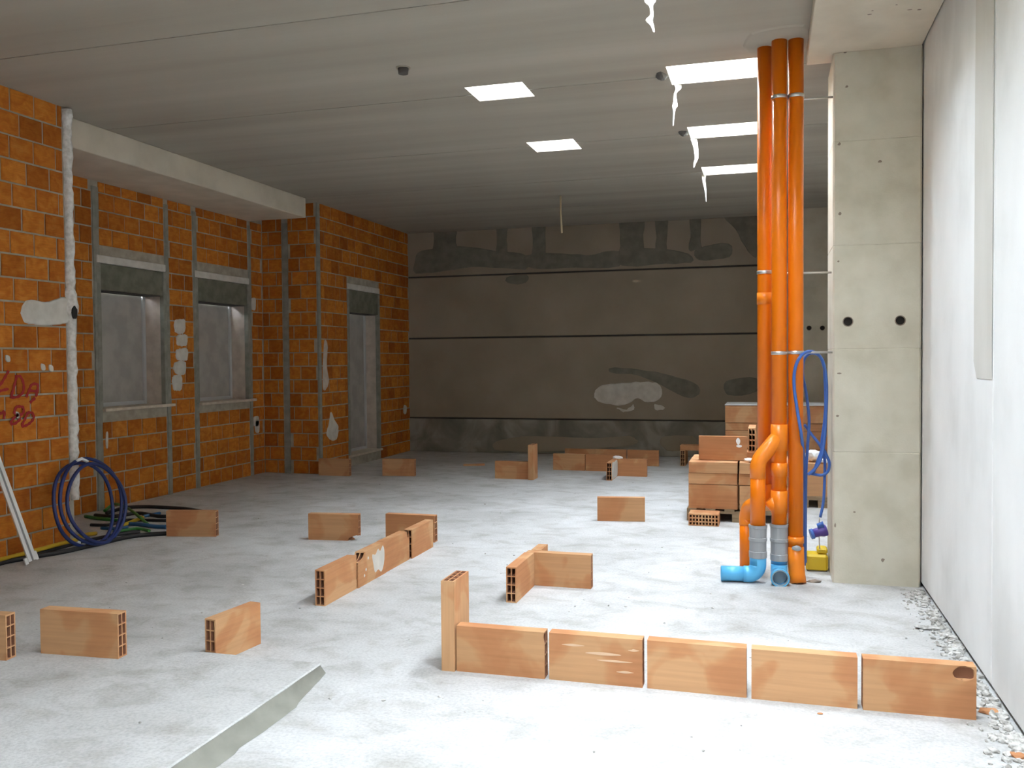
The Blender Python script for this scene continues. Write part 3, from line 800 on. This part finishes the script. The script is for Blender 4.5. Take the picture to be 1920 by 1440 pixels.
# low stack by the pillar
pallet('wooden pallet under the low stack beside the pillar', .30, .92, 10.55, 11.2)
z3 = stack(.32, 10.57, 1, 'ef', .13, 'low stack by the pillar', depth=.6, fronts=('facing the pipes',))
for lab, c, r, sq in (('crumpled white paper on top of the low stack beside the pillar', (.50, 10.75, z3+.07), .10, (.9, .9, .72)), ('small white scrap at the front of the low stack beside the pillar', (.60, 10.62, z3+.025), .05, (1.4, .9, .5))):
    V, Fc = ballvf(c, r, 2, .18, sq); tag(mesh('paper_scrap', V, Fc, FOAM, origin=(c[0], c[1], z3)), lab, 'scrap')

# ================================================================== PIPES
PR = .0555
def ring(name, c, r, h, mat, parent, n=20):
    return tube(name, [Vector((c[0], c[1], c[2]-h/2)), Vector((c[0], c[1], c[2]+h/2))], r, mat, parent, n)
def arc(c, r, u, v, a0, a1, n=7):
    """points on an arc about c in the plane of unit vectors u, v"""
    return [Vector(c)+Vector(u)*r*math.cos(math.radians(a0+(a1-a0)*i/n))+Vector(v)*r*math.sin(math.radians(a0+(a1-a0)*i/n)) for i in range(n+1)]
YP = 7.0
p1 = ony(1434, 500, YP+.13); p2 = ony(1461, 500, YP); p3 = ony(1492, 500, YP+.02)
x1, x2, x3 = p1.x, p2.x, p3.x; y1, y2, y3 = YP+.13, YP, YP+.02
def zat(x, y, Y): return ony(x, y, Y).z
# left pipe
t1 = thing('drain_pipe', 'orange drain pipe, the one set back against its neighbour', 'pipe', (x1, y1, 0), 'orange drain pipes')
xb_, yb_ = onz(1400, 1066).x, onz(1400, 1066).y
zt = zat(1400, 968, yb_); zk = zt+.22
tube('pipe', [(x1, y1, zk), (x1, y1, CEIL+.02)], PR, ORANGE, t1, 24)
tube('offset_bend', catmull([Vector((x1, y1, zk+.08)), Vector((x1, y1, zk)), Vector((x1*.75+xb_*.25, y1*.75+yb_*.25, zk-.075)), Vector((x1*.2+xb_*.8, y1*.2+yb_*.8, zt+.085)), Vector((xb_, yb_, zt)), Vector((xb_, yb_, zt-.07))], 6), PR+.003, ORANGE2, t1, 20)
tube('drop', [(xb_, yb_, 0.0), (xb_, yb_, zt)], PR, ORANGE, t1, 24)
ring('socket', (x1, y1, zat(1434, 560, y1)), PR+.004, .09, ORANGE2, t1)
z = zat(1434, 511, y1); ring('clamp', (x1, y1, z), PR+.005, .026, STEEL, t1)
# middle pipe with its two branches and drops
xa, ya = ony(1421, 930, YP-.07).x, YP-.07
za_sock, za_el = zat(1424, 987, ya), zat(1428, 1045, ya)
t2 = thing('drain_pipe', 'branching orange drain pipe with grey couplings and blue elbows', 'pipe', (x2, y2, 0), 'orange drain pipes')
tube('pipe', [(x2, y2, zat(1461, 985, y2)), (x2, y2, CEIL+.02)], PR, ORANGE, t2, 24)
zw = zat(1461, 825, y2)
ring('wye_socket', (x2, y2, zw+.02), PR+.007, .20, ORANGE2, t2, 24)
ring('wye_socket', (x2, y2, zw-.22), PR+.005, .10, ORANGE2, t2, 24)
zb = zat(1421, 872, ya)
dx = xa-x2
S_ = Vector((x2, y2, zw+.03)); E_ = Vector((xa, ya, zb+.03))
tube('branch', [S_, S_.lerp(E_, .5), S_.lerp(E_, .78), S_.lerp(E_, .90)+Vector((0, 0, -.004)), E_+Vector((.006, 0, -.014)), E_+Vector((0, 0, -.04)), Vector((xa, ya, zb-.10))], PR+.003, ORANGE2, t2, 20)
tube('drop', [(xa, ya, za_sock-.02), (xa, ya, zb+.0)], PR, ORANGE, t2, 24)
# grey coupling and blue elbow with pipe pointing left
def coupling(x, y, zt, zl, parent):
    prof = [(zt, PR+.002), (zt, PR+.013), (zt-.02, PR+.013), (zt-.024, PR+.009), ((zt+zl)/2+.03, PR+.008), ((zt+zl)/2+.026, PR+.012), ((zt+zl)/2+.006, PR+.012), ((zt+zl)/2, PR+.007), (zl+.05, PR+.007), (zl+.046, PR+.011), (zl, PR+.010), (zl-.004, PR+.003)]
    n = 24; V = [(x+r*math.cos(2*math.pi*j/n), y+r*math.sin(2*math.pi*j/n), z) for z, r in prof for j in range(n)]
    Fc = [(i*n+j, i*n+(j+1) % n, (i+1)*n+(j+1) % n, (i+1)*n+j) for i in range(len(prof)-1) for j in range(n)]
    Fc = [q[::-1] for q in Fc]
    o = mesh('coupling', V, Fc, GREYPVC, parent, smooth=False); o['label'] = 'grey ribbed coupling'
    return o
coupling(xa, ya, za_sock+.012, za_el, t2)
RE = .075; cz = PR+.006
el1 = tube('elbow', [(xa, ya, za_el+.03), (xa, ya, cz+RE)]+arc((xa-RE, ya, cz+RE), RE, (1, 0, 0), (0, 0, -1), 0, 90)+[(xa-RE-.03, ya, cz)], PR+.006, BLUEPVC, t2, 24)
pipe_hollow('outlet', [(xa-RE-.02, ya, cz), (ony(1352, 1072, ya-.02).x, ya-.02, cz)], PR+.001, BLUEPVC, el1, 24)
el1['label'] = 'light blue elbow'
# straight down: second coupling and elbow towards the viewer
z2s, z2e = zat(1462, 985, y2), zat(1464, 1050, y2)
coupling(x2, y2, z2s+.012, z2e, t2)
xe = .06
el2 = tube('elbow', [(x2, y2, z2e+.03), (x2, y2, cz+RE)]+arc((x2, y2-RE, cz+RE), RE, (0, 1, 0), (0, 0, -1), 0, 80), PR+.006, BLUEPVC, t2, 24)
pipe_hollow('elbow_socket', [(x2, y2-RE+.012, cz+.0), (x2+.006, y2-RE-.07, cz-.001)], [PR+.008, PR+.014], BLUEPVC, el2, 24, .009)
el2['label'] = 'light blue elbow with an open socket'
pipe_hollow('seal', [(x2+.004, y2-RE-.05, cz), (x2+.006, y2-RE-.071, cz-.001)], [PR+.005, PR+.005], BLUEIN, el2, 24, .007)
tube('socket_bottom', [(x2, y2-RE+.0, cz), (x2, y2-RE-.004, cz)], PR+.001, BLUEIN, el2, 20)
# lower branch to the back drop
zq = zat(1455, 945, y2)
ring('wye_socket', (x2, y2, zq+.02), PR+.006, .17, ORANGE2, t2, 24)
tube('wye_stub', [(x2, y2, zq-.05), (x2-.075, y2+.0, zq+.03)], PR-.006, ORANGE2, t2, 20)
for py in (183, 662):
    ring('clamp', (x2, y2, zat(1463, py, y2)), PR+.005, .026, STEEL, t2)
# right pipe
t3 = thing('drain_pipe', 'straight orange drain pipe next to the blue cable', 'pipe', (x3, y3, 0), 'orange drain pipes')
zc = zat(1493, 1025, y3)
tube('pipe', [(x3, y3, .14), (x3, y3, CEIL+.02)], PR, ORANGE, t3, 24)
ring('socket', (x3, y3, zc+.055), PR+.005, .05, ORANGE2, t3)
V, Fc = ballvf((x3+.005, y3-PR-.006, zc), .03, 2, .1, (1.2, .3, .7)); mesh('label_patch', V, Fc, GREYPVC, t3)
tube('elbow', [(x3, y3, zc), (x3+.004, y3-.004, .15), (x3+.01, y3-.014, .06), (x3+.018, y3-.03, 0.0)], PR+.005, ORANGE2, t3, 24)
for py in (181, 661):
    ring('clamp', (x3, y3, zat(1492, py, y3)), PR+.005, .026, STEEL, t3)
# steel rails from the pillar carrying the clamps
for py, lab, xs0 in ((181, 'top steel rail holding the orange pipes', x2), (508, 'middle steel rail holding the orange pipes', x1), (661, 'low steel rail holding the orange pipes', x2)):
    Yr = y2+.085 if xs0 == x2 else y1+.07
    z = zat(1495, py, y3)
    tag(tube('steel_rail', [(xs0-.02, Yr, z), (.466, Yr+.03, z)], .008, STEEL, None, 8, origin=(xs0, Yr, z)), lab+' to the pillar', 'rail')

# ================================================================== CABLES BY THE PILLAR
def pix(path, Y, k=6): return catmull([ony(x, y, Y+(dy or 0)) for x, y, dy in [(p+(0,))[:3] for p in path]], k)
cb = thing('cable_hank', 'blue cable hung in long loops between the pipes and the pillar', 'cable', (.40, 7.2, 0))
tube('cable_loop', pix([(1508, 1060), (1509, 960), (1508, 880), (1503, 820, -.25), (1495, 770, -.25), (1489, 725, -.25), (1491, 690, -.25), (1503, 666, -.22), (1520, 659, -.08), (1537, 668), (1546, 690), (1550, 730), (1548, 790), (1545, 830), (1538, 862), (1527, 880), (1515, 890)], 7.19), .012, BLUECABLE, cb, 8)
tube('cable_loop', pix([(1510, 1055, .03), (1511, 900, .03), (1514, 840, .03), (1517, 790, .03), (1512, 740, .03), (1505, 700, .03), (1509, 672, .03), (1524, 662, .03), (1541, 675, .03), (1549, 720, .03), (1546, 790, .03), (1541, 830, .03), (1549, 852, .03), (1555, 868, .03), (1552, 884, .03), (1540, 891, .03), (1520, 888, .03)], 7.19), .011, BLUECABLE, cb, 8)
tube('cable_loop', pix([(1508, 796, .05), (1522, 815, .05), (1538, 836, .05), (1546, 860, .05), (1546, 900, .05), (1544, 940, .05), (1538, 970, .05)], 7.19), .0105, BLUECABLE, cb, 8)
tube('cable_loop', pix([(1546, 690, .01), (1548, 760, .01), (1544, 830, .01), (1533, 865, .01), (1524, 890, .01)], 7.2), .011, BLUECABLE, cb, 8)
# industrial plug on its cord, yellow socket box on the floor
yo = 7.36
cpl = ony(1537, 997, yo)
pg = thing('power_plug', 'blue and violet industrial plug hanging on a cord by the pillar', 'plug', tuple(cpl))
ax = Vector((.9, .15, .28)).normalized()
tube('plug_body', [cpl-ax*.055, cpl-ax*.05, cpl-ax*.01, cpl+ax*.02, cpl+ax*.05, cpl+ax*.055], [.028, .034, .036, .046, .046, .040], PURPLE, pg, 16)
tube('plug_collar', [cpl-ax*.075, cpl-ax*.05], [.040, .042], BLUECABLE, pg, 16)
tube('plug_flap', [cpl+Vector((-.02, -.01, .045)), cpl+Vector((.03, -.01, .06))], [.02, .028], BLUECABLE, pg, 10)
tube('cord', [ony(1538, 965, yo-.02), ony(1536, 978, yo), cpl+Vector((0, 0, .03))], .005, CORD, pg, 6)
tube('cord', [cpl+Vector((-.005, 0, -.03)), Vector((cpl.x, yo, .19))], .005, CORD, pg, 6)
yb0 = 7.40
yb = thing('socket_box', 'yellow site socket box on the floor between the pipes and the pillar', 'box', (.38, yb0, 0))
xq0 = ony(1511, 1045, yb0).x
box('body', xq0, .455, yb0, yb0+.16, 0, .135, YELLOWB, yb, bevel=.018)
box('lid', xq0+.085, .452, yb0+.02, yb0+.14, .137, .185, YELLOWB, yb, bevel=.012)
tube('socket_ring', [(xq0+.06, yb0-.006, .07), (xq0+.06, yb0+.003, .07)], .035, YELLOWB, yb, 16)
box('foot', xq0+.01, .445, yb0+.01, yb0+.15, 0, .01, DARKF, yb)

# ================================================================== LEFT CORNER: coil, conduits, profile
cc = onz(163, 1014)
cx0, cy0 = -5.985, 6.84
co = thing('conduit_coil', 'dark blue conduit coil standing against the brick corner', 'conduit coil', (cx0, cy0, 0))
lean = math.radians(13); u = Vector((-math.sin(lean), .0, math.cos(lean))); u.normalize()
dv = Vector((-.05, .99, 0)).normalized()
nrm = dv.cross(u)
for rad, off, sh in ((.405, .012, 0.02), (.39, -.024, -.045), (.375, .04, .05)):
    ct = Vector((cx0, cy0, .012))+u*(rad+.004)+nrm*off+dv*sh
    loop = [ct+dv*math.cos(t)*rad+u*math.sin(t)*rad+nrm*.012*math.sin(3*t+off*40) for t in [2*math.pi*i/44 for i in range(44)]]
    tube('coil_loop', loop, .0165, NAVY, co, 8, closed=True)
tube('tie', [Vector((cx0, cy0, .012))+u*.80+dv*(-.09)+nrm*.01, Vector((cx0, cy0, .012))+u*.815+dv*(-.0)+nrm*.01, Vector((cx0, cy0, .012))+u*.78+dv*.07+nrm*.01], .016, FOAM, co, 6)
def conduit(label, path, r, mat, z=None):
    r = r*1.25
    P = catmull([onz(p[0], p[1], (p[2] if len(p) > 2 else 0)+r) for p in path], 6)
    P = [Vector((max(p.x, XN+.012+r) if p.y < 6.9 else p.x, p.y, p.z)) for p in P]
    return tag(tube('conduit', P, r, mat, None, 8, origin=(P[0].x, P[0].y, 0)), label, 'conduit')
conduit('yellow conduit along the foot of the near brick wall', [(-40, 1050, .03), (0, 1042, .03), (60, 1028, .03), (110, 1016, .03), (152, 1004, .02), (180, 1000, 0)], .0155, YELLOWC)
conduit('short yellow conduit end among the black ones', [(228, 986, .0), (245, 979, .01), (268, 970, .01)], .016, YELLOWC)
conduit('thick black conduit at the front of the bundle', [(-40, 1062), (0, 1055), (60, 1044), (120, 1034), (190, 1018), (250, 1005), (312, 1000)], .017, BLACKC)
conduit('black conduit second from the front of the bundle', [(-40, 1052), (20, 1040), (90, 1028), (150, 1016), (215, 1003), (262, 997)], .014, BLACKC)
conduit('black conduit sweeping behind the clay block', [(200, 962), (235, 952), (275, 950), (320, 952), (350, 954), (385, 960)], .016, BLACKC)
conduit('black conduit in the middle of the tangle', [(178, 966), (215, 968), (260, 962), (300, 968), (340, 966)], .016, BLACKC)
conduit('black conduit under the yellow end', [(170, 984), (205, 984), (232, 976), (262, 975), (312, 976)], .013, BLACKC)
conduit('green conduit arching over the tangle', [(196, 958, .0), (215, 945, .05), (238, 952, .08), (260, 968, .05), (278, 984, 0)], .013, GREENC)
conduit('green conduit lying flat in front of the tangle', [(212, 997), (235, 994), (258, 991), (280, 995)], .012, GREENC)
conduit('dull green conduit behind the coil', [(160, 968), (185, 972), (205, 974), (225, 976)], .015, GREENC)
conduit('mid blue conduit lying across the tangle', [(232, 982), (262, 983), (290, 987), (312, 988)], .017, TEALC)
conduit('mid blue conduit end behind the green arch', [(268, 968), (285, 965), (300, 962)], .014, TEALC)
conduit('blue conduit lying under the coil', [(190, 990), (215, 991), (240, 988)], .013, TEALC)
V, Fc = ballvf((onz(148, 1024).x, onz(148, 1024).y, .03), .02, 1, .2); tag(mesh('white_fitting', V, Fc, FOAM, origin=(onz(148, 1024).x, onz(148, 1024).y, .0)), 'small white fitting beside the black conduits', 'fitting')
# aluminium profile leaning on the wall
foot = onz(61, 1057); top = onx(-55, 730, XN+.03)
pr_ = thing('aluminium_profile', 'white aluminium profile leaning against the near brick wall', 'profile', (foot.x, foot.y, 0))
ax = (top-foot).normalized(); sd = ax.cross(Vector((1, -.35, 0))).normalized(); fr = sd.cross(ax).normalized()
def bar(name, a, b, s0, s1, f0, f1, mat, parent):
    V = []
    for p in (a, b):
        for s, ff in ((s0, f0), (s1, f0), (s1, f1), (s0, f1)): V.append(p+sd*s+fr*ff)
    return mesh(name, V, [(0,3,2,1),(4,5,6,7),(0,1,5,4),(1,2,6,5),(2,3,7,6),(3,0,4,7)], mat, parent)
st = foot+Vector((0, 0, .03))
bar('flange', st, top, -.034, -.008, -.012, .012, ALU, pr_)
bar('flange', st, top, .008, .034, -.012, .012, ALU, pr_)
bar('web', st, top, -.008, .008, -.004, .004, ALUD, pr_)
bar('foot_bracket', foot+Vector((0, 0, .016)), foot+Vector((0, 0, .016))+ax*.055, -.06, -.034, -.012, .012, ALU, pr_)
bar('foot_bracket', foot+Vector((0, 0, .020)), foot+Vector((0, 0, .020))+ax*.075, .034, .052, -.012, .012, ALU, pr_)

# ================================================================== CEILING BITS
q = onz(756, 127, CEIL)
t = thing('ceiling_stub', 'small dark fixture stub on the ceiling', 'fixture', (q.x, q.y, CEIL))
tube('stub', [(q.x, q.y, CEIL), (q.x, q.y, CEIL-.05)], [.045, .04], DARKF, t, 14); tube('flange', [(q.x, q.y, CEIL-.006), (q.x, q.y, CEIL)], .06, MORTAR, t, 14)
q = onz(1051, 367, CEIL); zz = ony(1053, 437, q.y).z
tag(tube('ceiling_wire', [q, q+Vector((.0, 0, -.2)), Vector((q.x+.015, q.y, zz))], .014, WIRE, None, 8, origin=tuple(q)), 'beige wire end hanging from the far ceiling', 'wire')
def strip(label, path, hole_y, w):
    """torn strip of white film hanging from the corner of a skylight opening"""
    P = catmull([ony(x, y, hole_y) for x, y, _ in path], 5); Wd = catmull([Vector((k, 0, 0)) for *_, k in path], 5)
    V, Fc = [], []
    for i, (p, k) in enumerate(zip(P, Wd)):
        h = max(k.x, .002)*w/2; t_ = .35*math.sin(i*.5)
        s = Vector((math.cos(t_), math.sin(t_), 0))
        V += [p-s*h, p+Vector((0, -.004, 0)), p+s*h, p+Vector((0, .004, 0))]
    for i in range(len(P)-1):
        for j in range(4): Fc.append((4*i+j, 4*i+(j+1) % 4, 4*i+4+(j+1) % 4, 4*i+4+j))
    return tag(mesh('film_strip', V, Fc, PLASTIC, origin=tuple(P[0])), label, 'plastic strip')
strip('torn white film hanging from the skylight over the pipe heads', [(1220, -30, 1.2), (1219, 0, 1.4), (1221, 12, .5), (1222, 28, .4), (1217, 37, .9), (1223, 48, .4), (1226, 60, .2)], 5.90, .055)
strip('torn white film hanging from the skylight by the dark pipe tops', [(1268, 152, 1.2), (1272, 165, .8), (1266, 176, .4), (1266, 190, .5), (1265, 200, .8), (1264, 208, .3), (1262, 236, .12)], 7.87, .062)
strip('torn white film, the longest strip, hanging from the next skylight', [(1298, 254, 1.3), (1302, 265, 1.0), (1305, 280, .8), (1306, 296, .6), (1303, 305, .5), (1301, 314, .2)], 9.85, .062)
strip('torn white film hanging from the farthest skylight', [(1320, 329, .9), (1320, 340, .6), (1322, 352, .5), (1323, 360, .3), (1324, 378, .12)], 11.86, .06)

# ================================================================== RUBBLE AND GRIT
def lumps(name, places, mat, label, cat):
    V, Fc = [], []
    for (x, y, z, s) in places:
        v, f = ballvf((x, y, z+s*.3), s, 1, .3, (random.uniform(.7, 1.5), random.uniform(.7, 1.5), random.uniform(.4, .8)))
        n = len(V); V += v; Fc += [tuple(i+n for i in q) for q in f]
    o = mesh(name, V, Fc, mat); return tag(o, label, cat, kind='stuff')
pl = []
for i in range(900):
    y = random.uniform(2.5, 7.0); d = abs(random.gauss(0, .075))
    if 4.5 < y < 4.66 and d > .09: continue
    pl.append((XR-.01-d, y, 0, random.choice((.006, .008, .01, .014, .02))*(1.3 if d < .06 else .8)*(1.25 if y < 4.5 else 1)))
lumps('rubble', pl, CRUMB, 'crumbled mortar rubble along the foot of the white wall', 'rubble')
pl = []
for i in range(420):
    x, y = random.uniform(-6, 1), random.uniform(2.2, 14)
    zf = SLAB if (x < -2.33 and y < 4.28) else 0
    if any((x-a)**2+(y-b)**2 < .1225 for a, b in SPOTS): continue
    if (-.95 < x < .4 and 9 < y < 10.6) or (x > -.5 and y > 7.0) or (x < -5 and 6 < y < 8): continue
    pl.append((x, y, zf, random.choice((.003, .004, .005, .007, .009))))
lumps('grit', pl, CRUMB, 'grey grit and crumbs scattered over the floor', 'grit')
def chipthing(x, y, s, mat, lab, sq=(1.6, .9, .4), name='clay_chip'):
    p = onz(x, y); v, f = ballvf((p.x, p.y, s*.3), s, 1, .25, sq)
    return tag(mesh(name, v, f, mat, origin=(p.x, p.y, 0)), lab, 'chip')
chipthing(1538, 1339, .010, CLAY, 'tiny clay chip before the row of five')
chipthing(1860, 1338, .035, CLAY, 'clay chip at the end of the row of five by the wall')
chipthing(1912, 1420, .03, CLAY, 'clay chip in the rubble by the white wall')
chipthing(1740, 1180, .045, CRUMB, 'flat grey mortar sliver near the white wall', (2.2, .7, .25), 'mortar_sliver')
chipthing(1528, 1092, .03, MATS['stain'], 'dark crumb at the foot of the pillar', (2, .8, .5), 'dark_crumb')
